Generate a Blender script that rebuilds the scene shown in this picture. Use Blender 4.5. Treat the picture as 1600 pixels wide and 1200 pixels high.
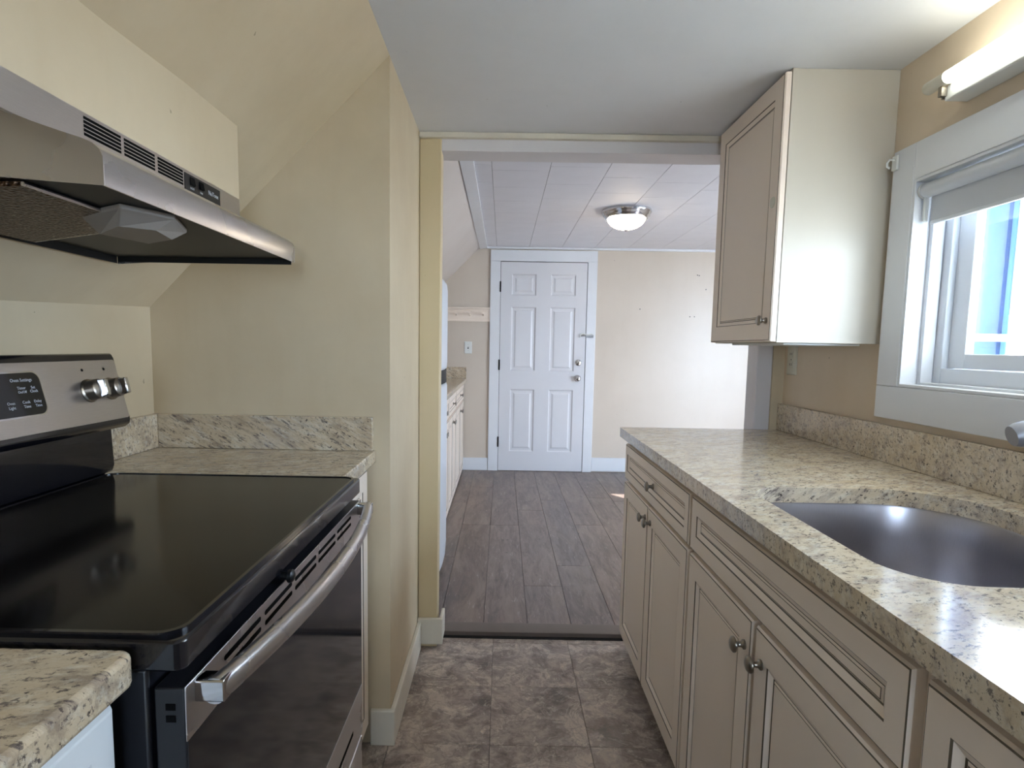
import bpy, bmesh, math, random
from mathutils import Vector, Matrix
random.seed(7)
PI = math.pi
C = bpy.context.scene.collection
for o in list(bpy.data.objects):
    bpy.data.objects.remove(o)

# ------------------------------------------------------------------ camera
CX, CY, F = 779.80, 632.54, 920.0
pitch, yaw, roll, CH = -0.09797, -0.00486, 0.01677, 1.2216
cp, sp, cyw, syw = math.cos(pitch), math.sin(pitch), math.cos(yaw), math.sin(yaw)
fw = Vector((syw * cp, cyw * cp, sp)); r0 = Vector((cyw, -syw, 0)); u0 = r0.cross(fw)
r1 = math.cos(roll) * r0 + math.sin(roll) * u0
u1 = -math.sin(roll) * r0 + math.cos(roll) * u0
cam_data = bpy.data.cameras.new('camera')
cam = bpy.data.objects.new('camera', cam_data); C.objects.link(cam)
cam.matrix_world = Matrix(((r1.x, u1.x, -fw.x, 0), (r1.y, u1.y, -fw.y, 0), (r1.z, u1.z, -fw.z, CH), (0, 0, 0, 1)))
cam_data.sensor_width = 36; cam_data.sensor_fit = 'HORIZONTAL'
cam_data.lens = F / 1600 * 36
cam_data.shift_x = (800 - CX) / 1600
cam_data.shift_y = (CY - 600) / 1600
cam_data.clip_start = 0.02
bpy.context.scene.camera = cam

# ------------------------------------------------------------------ light and exposure
sc = bpy.context.scene
sc.view_settings.view_transform = 'Standard'
sc.view_settings.look = 'None'
sc.view_settings.gamma = 1
sc.view_settings.use_curve_mapping = False
sc.view_settings.exposure = 1.12
SKY = 14.0
TUBE = 7.0
DOME = 8.0
SUN = 20.0
world = bpy.data.worlds.new('world'); sc.world = world; world.use_nodes = True
wn = world.node_tree.nodes; wl = world.node_tree.links
bg = wn['Background']
tc = wn.new('ShaderNodeTexCoord'); sx = wn.new('ShaderNodeSeparateXYZ'); rp = wn.new('ShaderNodeValToRGB')
wl.new(tc.outputs['Generated'], sx.inputs[0]); wl.new(sx.outputs['Z'], rp.inputs[0])
rp.color_ramp.elements[0].position = 0.0; rp.color_ramp.elements[0].color = (0.70, 0.84, 1.0, 1)
rp.color_ramp.elements[1].position = 0.7; rp.color_ramp.elements[1].color = (0.56, 0.74, 1.0, 1)
wl.new(rp.outputs[0], bg.inputs[0]); bg.inputs[1].default_value = SKY
sd = bpy.data.lights.new('sun', 'SUN'); sd.energy = SUN; sd.angle = 0.01; sd.color = (1, 0.96, 0.9)
so = bpy.data.objects.new('sun', sd); C.objects.link(so)
so.rotation_euler = Vector((-0.50, 0.68, -0.55)).to_track_quat('-Z', 'Y').to_euler()


def portal(name, loc, sx_, sz_, direction):
    l = bpy.data.lights.new(name, 'AREA'); l.shape = 'RECTANGLE'; l.size = sx_; l.size_y = sz_
    l.cycles.is_portal = True
    o = bpy.data.objects.new(name, l); C.objects.link(o); o.location = loc
    o.rotation_euler = Vector(direction).to_track_quat('-Z', 'Y').to_euler()


portal('window_portal', (1.25, 1.125, 1.41), 0.95, 0.55, (-1, 0, 0))
portal('window_portal', (3.75, 3.2, 1.35), 0.85, 1.15, (-1, 0, 0))
portal('window_portal', (0.22, -1.62, 1.38), 0.7, 0.75, (0, 1, 0))  # for the added fill window behind the camera
portal('window_portal', (3.13, 2.26, 1.1), 0.75, 1.95, (0, 1, 0))

# ------------------------------------------------------------------ materials
def lin(c):
    return tuple((x / 255 / 12.92 if x / 255 <= 0.04045 else ((x / 255 + 0.055) / 1.055) ** 2.4) for x in c)


MT = {}


class N:
    def __init__(s, name):
        s.m = bpy.data.materials.new(name); s.m.use_nodes = True
        s.t = s.m.node_tree; s.n = s.t.nodes; s.b = s.n['Principled BSDF']
        MT[name] = s.m

    def new(s, ty, **k):
        x = s.n.new(ty)
        for a, b in k.items():
            setattr(x, a, b)
        return x

    def link(s, a, b):
        s.t.links.new(a, b)

    def coord(s):
        return s.new('ShaderNodeTexCoord').outputs['Object']

    def mapping(s, vec, scale=(1, 1, 1), rot=(0, 0, 0), loc=(0, 0, 0)):
        m = s.new('ShaderNodeMapping'); m.inputs['Scale'].default_value = scale
        m.inputs['Rotation'].default_value = rot; m.inputs['Location'].default_value = loc
        s.link(vec, m.inputs[0]); return m.outputs[0]

    def noise(s, vec, scale, detail=4, rough=0.55, dist=0.0):
        x = s.new('ShaderNodeTexNoise'); x.inputs['Scale'].default_value = scale
        x.inputs['Detail'].default_value = detail; x.inputs['Roughness'].default_value = rough
        x.inputs['Distortion'].default_value = dist
        s.link(vec, x.inputs['Vector']); return x.outputs['Fac']

    def ramp(s, fac, stops, interp='LINEAR'):
        r = s.new('ShaderNodeValToRGB'); cr = r.color_ramp; cr.interpolation = interp
        while len(cr.elements) < len(stops):
            cr.elements.new(0.5)
        for e, (p, c) in zip(cr.elements, stops):
            e.position = p
            e.color = (c, c, c, 1) if isinstance(c, (int, float)) else (*c, 1)
        s.link(fac, r.inputs[0]); return r.outputs[0]

    def mix(s, fac, a, b, mode='MIX'):
        x = s.new('ShaderNodeMix', data_type='RGBA', blend_type=mode)
        for sock, v in ((x.inputs['Factor'], fac), (x.inputs['A'], a), (x.inputs['B'], b)):
            if hasattr(v, 'is_linked'):
                s.link(v, sock)
            elif isinstance(v, (int, float)):
                sock.default_value = v
            else:
                sock.default_value = (*v, 1)
        return x.outputs['Result']

    def col(s, v):
        s.link(v, s.b.inputs['Base Color'])

    def bump(s, h, strength=0.2, dist=0.002):
        x = s.new('ShaderNodeBump'); x.inputs['Strength'].default_value = strength
        x.inputs['Distance'].default_value = dist
        s.link(h, x.inputs['Height']); s.link(x.outputs[0], s.b.inputs['Normal'])


def plain(name, c, rough=0.5, metal=0.0, var=0.06, scale=6, bump=0.0, coat=0.0, spec=0.5):
    k = N(name); b = k.b
    b.inputs['Roughness'].default_value = rough; b.inputs['Metallic'].default_value = metal
    b.inputs['Coat Weight'].default_value = coat; b.inputs['Specular IOR Level'].default_value = spec
    c = lin(c); v = k.coord(); f = k.noise(v, scale, 5)
    k.col(k.mix(f, tuple(x * (1 - var) for x in c), tuple(min(1, x * (1 + var)) for x in c)))
    if bump:
        k.bump(k.noise(v, 90, 3), bump, 0.001)
    return k


def wall_paint(name, c, dirt, amount=0.5, rough=0.55):
    k = N(name); v = k.coord(); c = lin(c); d = lin(dirt)
    f = k.ramp(k.noise(v, 1.6, 6, 0.6), [(0.35, 0.0), (0.75, amount)])
    base = k.mix(f, c, d)
    s1 = k.ramp(k.noise(k.mapping(v, (9, 9, 1.2)), 1.5, 4), [(0.5, 0.0), (0.8, 0.25 * amount)])
    base = k.mix(s1, base, d)
    sp_ = k.ramp(k.noise(v, 42, 2, 0.4), [(0.785, 0.0), (0.80, 0.5)])
    k.col(k.mix(sp_, base, tuple(x * 0.35 for x in d)))
    k.b.inputs['Roughness'].default_value = rough
    k.bump(k.noise(v, 60, 4), 0.12, 0.0015)
    return k


wall_paint('cream_wall', (212, 195, 165), (176, 152, 118), 0.5)
wall_paint('window_wall', (226, 208, 184), (192, 168, 138), 0.4)  # same cream paint, lightened to stand in for weak bounce light
wall_paint('pilaster_paint', (214, 193, 156), (190, 172, 120), 0.45)
wall_paint('far_wall', (208, 195, 180), (184, 166, 146), 0.3, 0.33)
wall_paint('kitchen_ceiling', (226, 226, 228), (208, 208, 209), 0.5)
wall_paint('far_slope', (216, 206, 198), (198, 184, 172), 0.4)
plain('tile_white', (230, 230, 236), 0.6, var=0.05)
plain('joint_grey', (120, 120, 122), 0.9)
plain('trim_white', (222, 223, 226), 0.35, var=0.04)
plain('baseboard_white', (222, 213, 196), 0.4, var=0.1, scale=14)
plain('header_white', (220, 215, 216), 0.5, var=0.04)
plain('door_white', (214, 213, 216), 0.32, var=0.02)
plain('white_plastic', (225, 225, 220), 0.3, var=0.02)
plain('ivory_plastic', (214, 208, 190), 0.3, var=0.02)
plain('dark_slot', (8, 7, 7), 0.8, spec=0.1)
plain('cabinet_cream', (238, 222, 206), 0.40, var=0.03)
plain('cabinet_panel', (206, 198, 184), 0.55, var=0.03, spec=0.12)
plain('cabinet_white', (222, 226, 228), 0.4, var=0.03)
plain('glaze', (92, 78, 60), 0.5, var=0.15, scale=30)
plain('cabinet_inside', (160, 140, 110), 0.7)
plain('nickel', (150, 142, 132), 0.28, 1.0, var=0.1, scale=40)
plain('chrome', (205, 205, 208), 0.12, 1.0, var=0.03)
plain('spout_grey', (150, 150, 156), 0.4, 0.35, var=0.03)
plain('black_enamel', (14, 14, 20), 0.16, coat=0.4, var=0.1)
plain('black_body', (20, 20, 26), 0.4, var=0.1)
plain('black_plastic', (16, 16, 17), 0.35, var=0.1)
plain('hood_liner', (12, 11, 11), 0.5, var=0.2)
plain('black_glass', (13, 11, 10), 0.12, var=0.3, scale=3, spec=0.16)
plain('oven_glass', (18, 18, 21), 0.08, var=0.1, spec=0.5)
plain('lettering_white', (190, 192, 198), 0.6)
plain('lamp_cover', (158, 150, 142), 0.55, var=0.06)
plain('fridge_white', (222, 226, 232), 0.3, var=0.02, bump=0.1)
plain('fridge_black', (10, 10, 11), 0.5, spec=0.2)
plain('threshold_grey', (112, 100, 92), 0.45, var=0.12, scale=20)
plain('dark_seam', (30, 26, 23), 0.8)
plain('blind_fabric', (206, 208, 212), 0.75, var=0.03)
plain('vinyl_white', (224, 227, 232), 0.3, var=0.02)
plain('siding_white', (225, 225, 220), 0.6, var=0.04)
plain('outside_pane', (96, 128, 170), 0.25, var=0.05)
plain('ground_concrete', (176, 172, 162), 0.9)
plain('screw_grey', (110, 105, 100), 0.5, 0.5)
plain('subfloor', (60, 54, 50), 0.9)

# brushed stainless: fine grain as roughness and slight tint
def brushed(name, c, rough, stretch):
    k = N(name); v = k.coord(); c = lin(c)
    g = k.noise(k.mapping(v, stretch), 40, 4, 0.7)
    k.col(k.mix(g, tuple(x * 0.86 for x in c), tuple(min(1, x * 1.1) for x in c)))
    k.b.inputs['Metallic'].default_value = 1
    sm = k.ramp(k.noise(v, 5, 4), [(0.3, rough - 0.02), (0.7, rough + 0.03)])
    k.link(sm, k.b.inputs['Roughness'])
    k.bump(g, 0.012, 0.0003)
    return k


brushed('stainless', (206, 204, 206), 0.27, (30, 1, 30))
brushed('stainless_panel', (198, 192, 188), 0.33, (30, 1, 30))
brushed('sink_steel', (182, 179, 184), 0.30, (30, 30, 1.2))


def granite(name, d, seedv, cream=(220, 206, 184), warm=(196, 176, 146), grey=(140, 124, 118), rough=0.12):
    k = N(name); v = k.coord(); d = Vector(d).normalized()
    dot = k.new('ShaderNodeVectorMath', operation='DOT_PRODUCT'); dot.inputs[1].default_value = d
    k.link(v, dot.inputs[0])
    scl = k.new('ShaderNodeVectorMath', operation='SCALE'); scl.inputs[0].default_value = d
    mul = k.new('ShaderNodeMath', operation='MULTIPLY'); mul.inputs[1].default_value = 0.88
    k.link(dot.outputs['Value'], mul.inputs[0]); k.link(mul.outputs[0], scl.inputs['Scale'])
    sub = k.new('ShaderNodeVectorMath', operation='SUBTRACT')
    k.link(v, sub.inputs[0]); k.link(scl.outputs[0], sub.inputs[1])
    s = k.mapping(sub.outputs[0], loc=(seedv, seedv * 2, 0))
    big = k.ramp(k.noise(s, 12, 8, 0.7, 0.3), [(0.30, 0), (0.70, 1)])
    c = k.mix(big, lin(cream), lin(warm))
    broad = k.ramp(k.noise(s, 34, 8, 0.75, 0.4), [(0.48, 0), (0.62, 0.58)])
    c = k.mix(broad, c, lin(grey))
    light = k.ramp(k.noise(s, 55, 6, 0.7), [(0.50, 0), (0.68, 0.6)])
    c = k.mix(light, c, lin((228, 222, 206)))
    fle = k.ramp(k.noise(s, 135, 6, 0.75, 0.2), [(0.55, 0), (0.61, 0.8)])
    c = k.mix(fle, c, lin((84, 74, 76)))
    dk = k.ramp(k.noise(v, 130, 4, 0.65), [(0.605, 0), (0.65, 0.9)])
    gate = k.ramp(k.noise(s, 18, 3), [(0.42, 0), (0.56, 1)])
    dm = k.mix(1.0, dk, gate, 'MULTIPLY')
    k.col(k.mix(dm, c, lin((52, 44, 48))))
    k.b.inputs['Roughness'].default_value = rough
    k.b.inputs['Specular IOR Level'].default_value = 0.5
    return k


granite('granite_right', (0.80, 0.35, 0.50), 0.3)
granite('granite_left', (0.85, 0.22, -0.50), 5.1, (214, 198, 172), (186, 164, 134), (118, 102, 95))


def vinyl():
    k = N('vinyl_stone'); v = k.coord()
    oi = k.new('ShaderNodeObjectInfo'); a = k.new('ShaderNodeVectorMath', operation='SCALE')
    a.inputs[0].default_value = (31, 17, 5); k.link(oi.outputs['Random'], a.inputs['Scale'])
    ad = k.new('ShaderNodeVectorMath', operation='ADD'); k.link(v, ad.inputs[0]); k.link(a.outputs[0], ad.inputs[1])
    p = ad.outputs[0]
    c = k.ramp(k.noise(p, 7, 10, 0.68, 0.5), [(0.34, lin((108, 94, 87))), (0.47, lin((164, 146, 135))), (0.54, lin((196, 178, 164))), (0.66, lin((140, 124, 116)))])
    f = k.ramp(k.noise(p, 17, 10, 0.72, 0.9), [(0.56, 0), (0.64, 0.65)])
    c = k.mix(f, c, lin((226, 208, 188)))
    g = k.ramp(k.noise(p, 11, 10, 0.66, 1.2), [(0.50, 0), (0.53, 0.4), (0.56, 0)])
    c = k.mix(g, c, lin((78, 70, 66)))
    st = k.ramp(k.noise(p, 9, 10, 0.62, 0.7), [(0.0, 0), (0.47, 0.0), (0.475, 0.38), (0.60, 0.12), (1.0, 0.0)])
    c = k.mix(st, c, lin((92, 82, 77)))
    rd = k.ramp(k.noise(p, 9, 10, 0.62, 0.7), [(0.455, 0), (0.468, 0.55), (0.474, 0)])
    c = k.mix(rd, c, lin((214, 202, 186)))
    sp2 = k.ramp(k.noise(p, 60, 5, 0.7), [(0.62, 0), (0.70, 0.5)])
    c = k.mix(sp2, c, lin((84, 76, 72)))
    k.col(c)
    k.link(k.ramp(k.noise(p, 12, 4), [(0.3, 0.28), (0.7, 0.45)]), k.b.inputs['Roughness'])
    k.bump(k.noise(p, 22, 8, 0.7, 1.8), 0.25, 0.002)


vinyl()


def laminate():
    k = N('laminate'); v = k.coord()
    oi = k.new('ShaderNodeObjectInfo'); a = k.new('ShaderNodeVectorMath', operation='SCALE')
    a.inputs[0].default_value = (13, 41, 3); k.link(oi.outputs['Random'], a.inputs['Scale'])
    ad = k.new('ShaderNodeVectorMath', operation='ADD'); k.link(v, ad.inputs[0]); k.link(a.outputs[0], ad.inputs[1])
    p = ad.outputs[0]
    s = k.mapping(p, (1, 0.14, 1))
    tint = k.ramp(oi.outputs['Random'], [(0, lin((114, 96, 89))), (0.5, lin((134, 116, 108))), (1, lin((120, 107, 103)))])
    gr = k.ramp(k.noise(s, 30, 10, 0.7, 1.0), [(0.42, 0.0), (0.62, 0.75)])
    c = k.mix(gr, tint, lin((84, 72, 68)))
    big = k.ramp(k.noise(k.mapping(p, (1, 0.2, 1)), 9, 8, 0.65, 1.0), [(0.46, 0), (0.62, 0.55)])
    c = k.mix(big, c, lin((150, 132, 119)))
    dkp = k.ramp(k.noise(k.mapping(p, (1, 0.22, 1), loc=(3, 5, 0)), 7, 8, 0.65, 0.8), [(0.52, 0), (0.66, 0.6)])
    c = k.mix(dkp, c, lin((86, 76, 74)))
    li = k.ramp(k.noise(s, 70, 6, 0.75, 0.5), [(0.58, 0), (0.68, 0.5)])
    c = k.mix(li, c, lin((186, 174, 164)))
    kn = k.ramp(k.noise(k.mapping(p, (1, 0.6, 1)), 16, 3), [(0.68, 0), (0.74, 0.8)])
    k.col(k.mix(kn, c, lin((54, 45, 41))))
    k.b.inputs['Roughness'].default_value = 0.36
    k.bump(k.noise(s, 60, 6, 0.7), 0.15, 0.001)


laminate()


def filter_mesh():
    k = N('grease_filter'); v = k.coord()
    vo = k.new('ShaderNodeTexVoronoi'); vo.inputs['Scale'].default_value = 170; k.link(v, vo.inputs['Vector'])
    c = k.ramp(vo.outputs['Distance'], [(0.1, lin((30, 20, 14))), (0.55, lin((92, 66, 44)))])
    g = k.ramp(k.noise(v, 110, 2), [(0.66, 0), (0.72, 0.9)])
    k.col(k.mix(g, c, lin((170, 160, 140))))
    k.b.inputs['Metallic'].default_value = 0.6; k.b.inputs['Roughness'].default_value = 0.35
    k.bump(vo.outputs['Distance'], 1.0, 0.004)


filter_mesh()


def emit(name, c, s):
    k = N(name)
    k.b.inputs['Base Color'].default_value = (*lin(c), 1)
    k.b.inputs['Emission Color'].default_value = (*lin(c), 1)
    k.b.inputs['Emission Strength'].default_value = s
    k.b.inputs['Roughness'].default_value = 0.3


emit('tube_glow', (248, 253, 244), TUBE)
emit('dome_glow', (255, 236, 205), DOME)


def glass(name, tint=(0.96, 0.98, 1.0), refl=0.07):
    m = bpy.data.materials.new(name); m.use_nodes = True; MT[name] = m
    n = m.node_tree.nodes; l = m.node_tree.links; n.clear()
    t = n.new('ShaderNodeBsdfTransparent'); t.inputs[0].default_value = (*tint, 1)
    g = n.new('ShaderNodeBsdfGlossy'); g.inputs['Roughness'].default_value = 0.02
    mx = n.new('ShaderNodeMixShader'); mx.inputs[0].default_value = refl
    o = n.new('ShaderNodeOutputMaterial')
    l.new(t.outputs[0], mx.inputs[1]); l.new(g.outputs[0], mx.inputs[2]); l.new(mx.outputs[0], o.inputs[0])


glass('window_glass')
glass('outside_glass', (0.62, 0.78, 0.97), 0.02)
plain('dim_blind', (92, 104, 124), 0.9)  # dim tone stands in for the dark room behind the outer glass
glass('clear_plastic', (0.86, 0.88, 0.9), 0.25)

# ------------------------------------------------------------------ mesh helpers
WL = {}          # world locations of things and parts


class M:
    def __init__(s):
        s.bm = bmesh.new()

    def add(s, vs, fs, mi=0):
        vv = [s.bm.verts.new(v) for v in vs]
        for f in fs:
            try:
                q = s.bm.faces.new([vv[i] for i in f]); q.material_index = mi
            except ValueError:
                pass
        return s

    def box(s, x0, x1, y0, y1, z0, z1, mi=0):
        vs = [(x, y, z) for x in (x0, x1) for y in (y0, y1) for z in (z0, z1)]
        return s.add(vs, [(0, 1, 3, 2), (4, 6, 7, 5), (0, 4, 5, 1), (2, 3, 7, 6), (0, 2, 6, 4), (1, 5, 7, 3)], mi)

    def prism(s, poly, axis, a0, a1, mi=0):
        def P(p, a):
            return (a, p[0], p[1]) if axis == 'x' else (p[0], a, p[1]) if axis == 'y' else (p[0], p[1], a)
        n = len(poly)
        vs = [P(p, a0) for p in poly] + [P(p, a1) for p in poly]
        fs = [tuple(range(n))[::-1], tuple(range(n, 2 * n))] + [(i, (i + 1) % n, n + (i + 1) % n, n + i) for i in range(n)]
        return s.add(vs, fs, mi)

    def loft(s, rings, mi=0, caps=True, closed=True):
        n = len(rings[0]); vs = [p for r in rings for p in r]; fs = []
        for a in range(len(rings) - 1):
            for i in range(n if closed else n - 1):
                j = (i + 1) % n
                fs.append((a * n + i, a * n + j, (a + 1) * n + j, (a + 1) * n + i))
        if caps:
            fs.append(tuple(range(n))[::-1]); fs.append(tuple((len(rings) - 1) * n + i for i in range(n)))
        return s.add(vs, fs, mi)

    def lathe(s, prof, c, axis=(0, 0, 1), n=24, mi=0, caps=True):
        A = Vector(axis).normalized(); B = A.orthogonal().normalized(); D = A.cross(B); c = Vector(c)
        rings = [[c + A * h + (B * math.cos(2 * PI * i / n) + D * math.sin(2 * PI * i / n)) * max(r, 1e-4) for i in range(n)] for r, h in prof]
        return s.loft(rings, mi, caps)

    def tube(s, pts, r, n=12, mi=0, caps=True, ry=None):
        pts = [Vector(p) for p in pts]; rings = []
        rr = r if isinstance(r, (list, tuple)) else [r] * len(pts)
        up = None
        for i, p in enumerate(pts):
            t = (pts[min(i + 1, len(pts) - 1)] - pts[max(i - 1, 0)]).normalized()
            if up is None:
                up = t.orthogonal().normalized() if abs(t.z) > 0.9 else (Vector((0, 0, 1)) - t * t.z).normalized()
            else:
                up = (up - t * up.dot(t)).normalized()
            sd_ = t.cross(up)
            rings.append([p + up * math.sin(2 * PI * k / n) * (ry or rr[i]) + sd_ * math.cos(2 * PI * k / n) * rr[i] for k in range(n)])
        return s.loft(rings, mi, caps)

    def build(s, name, mats, parent=None, bevel=0, seg=2, smooth=35, origin=None, solid=0):
        bmesh.ops.recalc_face_normals(s.bm, faces=s.bm.faces)
        me = bpy.data.meshes.new(name); s.bm.to_mesh(me); s.bm.free()
        vs = [v.co for v in me.vertices]
        lo = [min(v[i] for v in vs) for i in range(3)]; hi = [max(v[i] for v in vs) for i in range(3)]
        o0 = Vector(origin) if origin else Vector(((lo[0] + hi[0]) / 2, (lo[1] + hi[1]) / 2, lo[2]))
        me.transform(Matrix.Translation(-o0))
        for m in ([mats] if isinstance(mats, str) else mats):
            me.materials.append(MT[m])
        if smooth:
            me.shade_smooth()
            me.set_sharp_from_angle(angle=math.radians(smooth))
        o = bpy.data.objects.new(name, me); C.objects.link(o)
        WL[o] = o0
        if parent:
            o.parent = parent; o.location = o0 - WL[parent]
        else:
            o.location = o0
        if bevel:
            b = o.modifiers.new('bevel', 'BEVEL'); b.width = bevel; b.segments = seg
            b.limit_method = 'ANGLE'; b.angle_limit = math.radians(40); b.harden_normals = False
        if solid:
            b = o.modifiers.new('solid', 'SOLIDIFY'); b.thickness = solid; b.offset = 1
        return o


def tag(o, label=None, cat=None, group=None, kind=None):
    if label: o['label'] = label
    if cat: o['category'] = cat
    if group: o['group'] = group
    if kind: o['kind'] = kind
    return o


def thing(name, loc, label, cat, group=None, kind=None):
    o = bpy.data.objects.new(name, None); C.objects.link(o); o.location = loc; o.empty_display_size = 0.05
    WL[o] = Vector(loc)
    return tag(o, label, cat, group, kind)


def struct(name, m, mats, label=None, **k):
    return tag(m.build(name, mats, **k), label, None, None, 'structure')


def copy_part(o, delta, parent):
    c = o.copy(); C.objects.link(c); c.parent = parent
    WL[c] = WL[o] + Vector(delta); c.location = WL[c] - WL[parent]
    return c


def panel_slab(m, o, U, V, Nn, w, h, t, panels, rings, edge=None):
    """slab whose front carries inset panels; rings = [(inset, depth, material)], last one is filled"""
    o, U, V, Nn = Vector(o), Vector(U), Vector(V), Vector(Nn)
    P = lambda a, b, d: o + U * a + V * b + Nn * d
    e = edge[-1][0] if edge else 0

    def ringpair(r0_, d0, r1_, d1, mi):
        a = [(r0_[0], r0_[2]), (r0_[1], r0_[2]), (r0_[1], r0_[3]), (r0_[0], r0_[3])]
        b = [(r1_[0], r1_[2]), (r1_[1], r1_[2]), (r1_[1], r1_[3]), (r1_[0], r1_[3])]
        m.add([P(*q, d0) for q in a] + [P(*q, d1) for q in b], [(i, (i + 1) % 4, 4 + (i + 1) % 4, 4 + i) for i in range(4)], mi)
    us = sorted({e, w - e} | {p[0] for p in panels} | {p[1] for p in panels})
    vs = sorted({e, h - e} | {p[2] for p in panels} | {p[3] for p in panels})
    for i in range(len(us) - 1):
        for j in range(len(vs) - 1):
            cu, cv = (us[i] + us[i + 1]) / 2, (vs[j] + vs[j + 1]) / 2
            if any(p[0] < cu < p[1] and p[2] < cv < p[3] for p in panels):
                continue
            m.add([P(us[i], vs[j], 0), P(us[i + 1], vs[j], 0), P(us[i + 1], vs[j + 1], 0), P(us[i], vs[j + 1], 0)], [(0, 1, 2, 3)])
    for p in panels:
        prev, pd = p, 0
        for ins, dep, mi in rings:
            cur = (p[0] + ins, p[1] - ins, p[2] + ins, p[3] - ins)
            ringpair(prev, pd, cur, dep, mi); prev, pd = cur, dep
        m.add([P(prev[0], prev[2], pd), P(prev[1], prev[2], pd), P(prev[1], prev[3], pd), P(prev[0], prev[3], pd)], [(0, 1, 2, 3)])
    full = (0, w, 0, h); prev, pd = full, (edge[0][1] if edge else 0)
    start = pd
    if edge:
        for ins, dep, mi in edge[1:]:
            cur = (ins, w - ins, ins, h - ins); ringpair(prev, pd, cur, dep, mi); prev, pd = cur, dep
    ringpair(full, start, full, -t, 0)
    m.add([P(0, 0, -t), P(w, 0, -t), P(w, h, -t), P(0, h, -t)], [(0, 1, 2, 3)])
    bmesh.ops.remove_doubles(m.bm, verts=m.bm.verts, dist=1e-5)
    return m


CAB_RINGS = [(0.0022, -0.002, 1), (0.013, -0.0075, 0), (0.0155, -0.0085, 1), (0.0185, -0.0065, 0), (0.0200, -0.0065, 1), (0.0201, -0.006, 0)]
CAB_EDGE = [(0, -0.005, 0), (0.003, -0.001, 0), (0.0052, 0, 1)]


def text(s, loc, right, up, size, mat, name, parent, ext=0.0004, align='CENTER'):
    cu = bpy.data.curves.new(name, 'FONT'); cu.body = s; cu.size = size; cu.extrude = ext; cu.align_x = align; cu.resolution_u = 2
    t = bpy.data.objects.new(name, cu); C.objects.link(t)
    me = bpy.data.meshes.new_from_object(t.evaluated_get(bpy.context.evaluated_depsgraph_get()))
    bpy.data.objects.remove(t)
    R, U = Vector(right).normalized(), Vector(up).normalized(); Nn = R.cross(U)
    me.transform(Matrix(((R.x, U.x, Nn.x, 0), (R.y, U.y, Nn.y, 0), (R.z, U.z, Nn.z, 0), (0, 0, 0, 1))))
    me.materials.clear(); me.materials.append(MT[mat])
    o = bpy.data.objects.new(name, me); C.objects.link(o)
    WL[o] = Vector(loc); o.parent = parent; o.location = WL[o] - WL[parent]
    return o


def knob(parent, base, axis, r=0.016, ln=0.028, mat='nickel', name='knob', label=None):
    prof = [(r * 0.62, 0), (r * 0.62, 0.003), (r * 0.36, 0.006), (r * 0.32, ln * 0.5), (r * 0.55, ln * 0.62), (r, ln * 0.74), (r * 0.98, ln * 0.86), (r * 0.7, ln * 0.97), (0, ln)]
    o = M().lathe(prof, base, axis, 20).build(name, mat, parent, smooth=50)
    if label: o['label'] = label
    return o


def rounded(x0, x1, y0, y1, radii, n=8):
    """plan polygon with rounded corners, radii in order (x0,y0) (x1,y0) (x1,y1) (x0,y1)"""
    out = []
    for (cx, cy, r, a0) in ((x0 + radii[0], y0 + radii[0], radii[0], PI), (x1 - radii[1], y0 + radii[1], radii[1], 1.5 * PI),
                            (x1 - radii[2], y1 - radii[2], radii[2], 0), (x0 + radii[3], y1 - radii[3], radii[3], 0.5 * PI)):
        if r <= 0:
            out.append((cx, cy)); continue
        for k in range(n + 1):
            a = a0 + 0.5 * PI * k / n
            out.append((cx + r * math.cos(a), cy + r * math.sin(a)))
    return out


# ------------------------------------------------------------------ setting
XL, XR = -1.017, 1.106          # kitchen left knee wall, right wall
YB = -1.5                       # wall behind the camera
YP = 1.706                      # partition facing the camera
YO = 2.30                       # opening to the far room
ZK, ZF = 2.0165, 2.171          # ceilings
YF = 5.718                      # far wall
XF = 3.60                       # right wall of the far room
kz = lambda y: 1.319 - 0.040 * (YP - y)     # top of the knee wall, it sags toward the camera

floor = struct('floor', M().box(-1.02, 1.11, YB, 2.37, -0.06, -0.004), 'subfloor', 'grey stone-look vinyl tile kitchen floor')
xs_ = [-1.017] + [-0.64 + 0.31 * i for i in range(0, 6)] + [1.106]
xs_[1:] = [-0.95 + 0.31 * i for i in range(0, 7)] + [1.106]
ys_ = [YB + 0.001] + [2.02 - 0.316 * i for i in range(11, -1, -1) if 2.02 - 0.316 * i > YB + 0.05] + [2.336, 2.37]
for i in range(len(xs_) - 1):
    for j in range(len(ys_) - 1):
        g = 0.0006
        M().box(xs_[i] + g, xs_[i + 1] - g, ys_[j] + g, ys_[j + 1] - g, -0.004, 0.0).build('floor_tile', 'vinyl_stone', floor, bevel=0.0005, seg=1)
floor2 = struct('floor.001', M().box(-1.1, XF, 2.40, YF, -0.06, 0.001), 'subfloor', 'grey-brown laminate plank floor of the far room')
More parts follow.
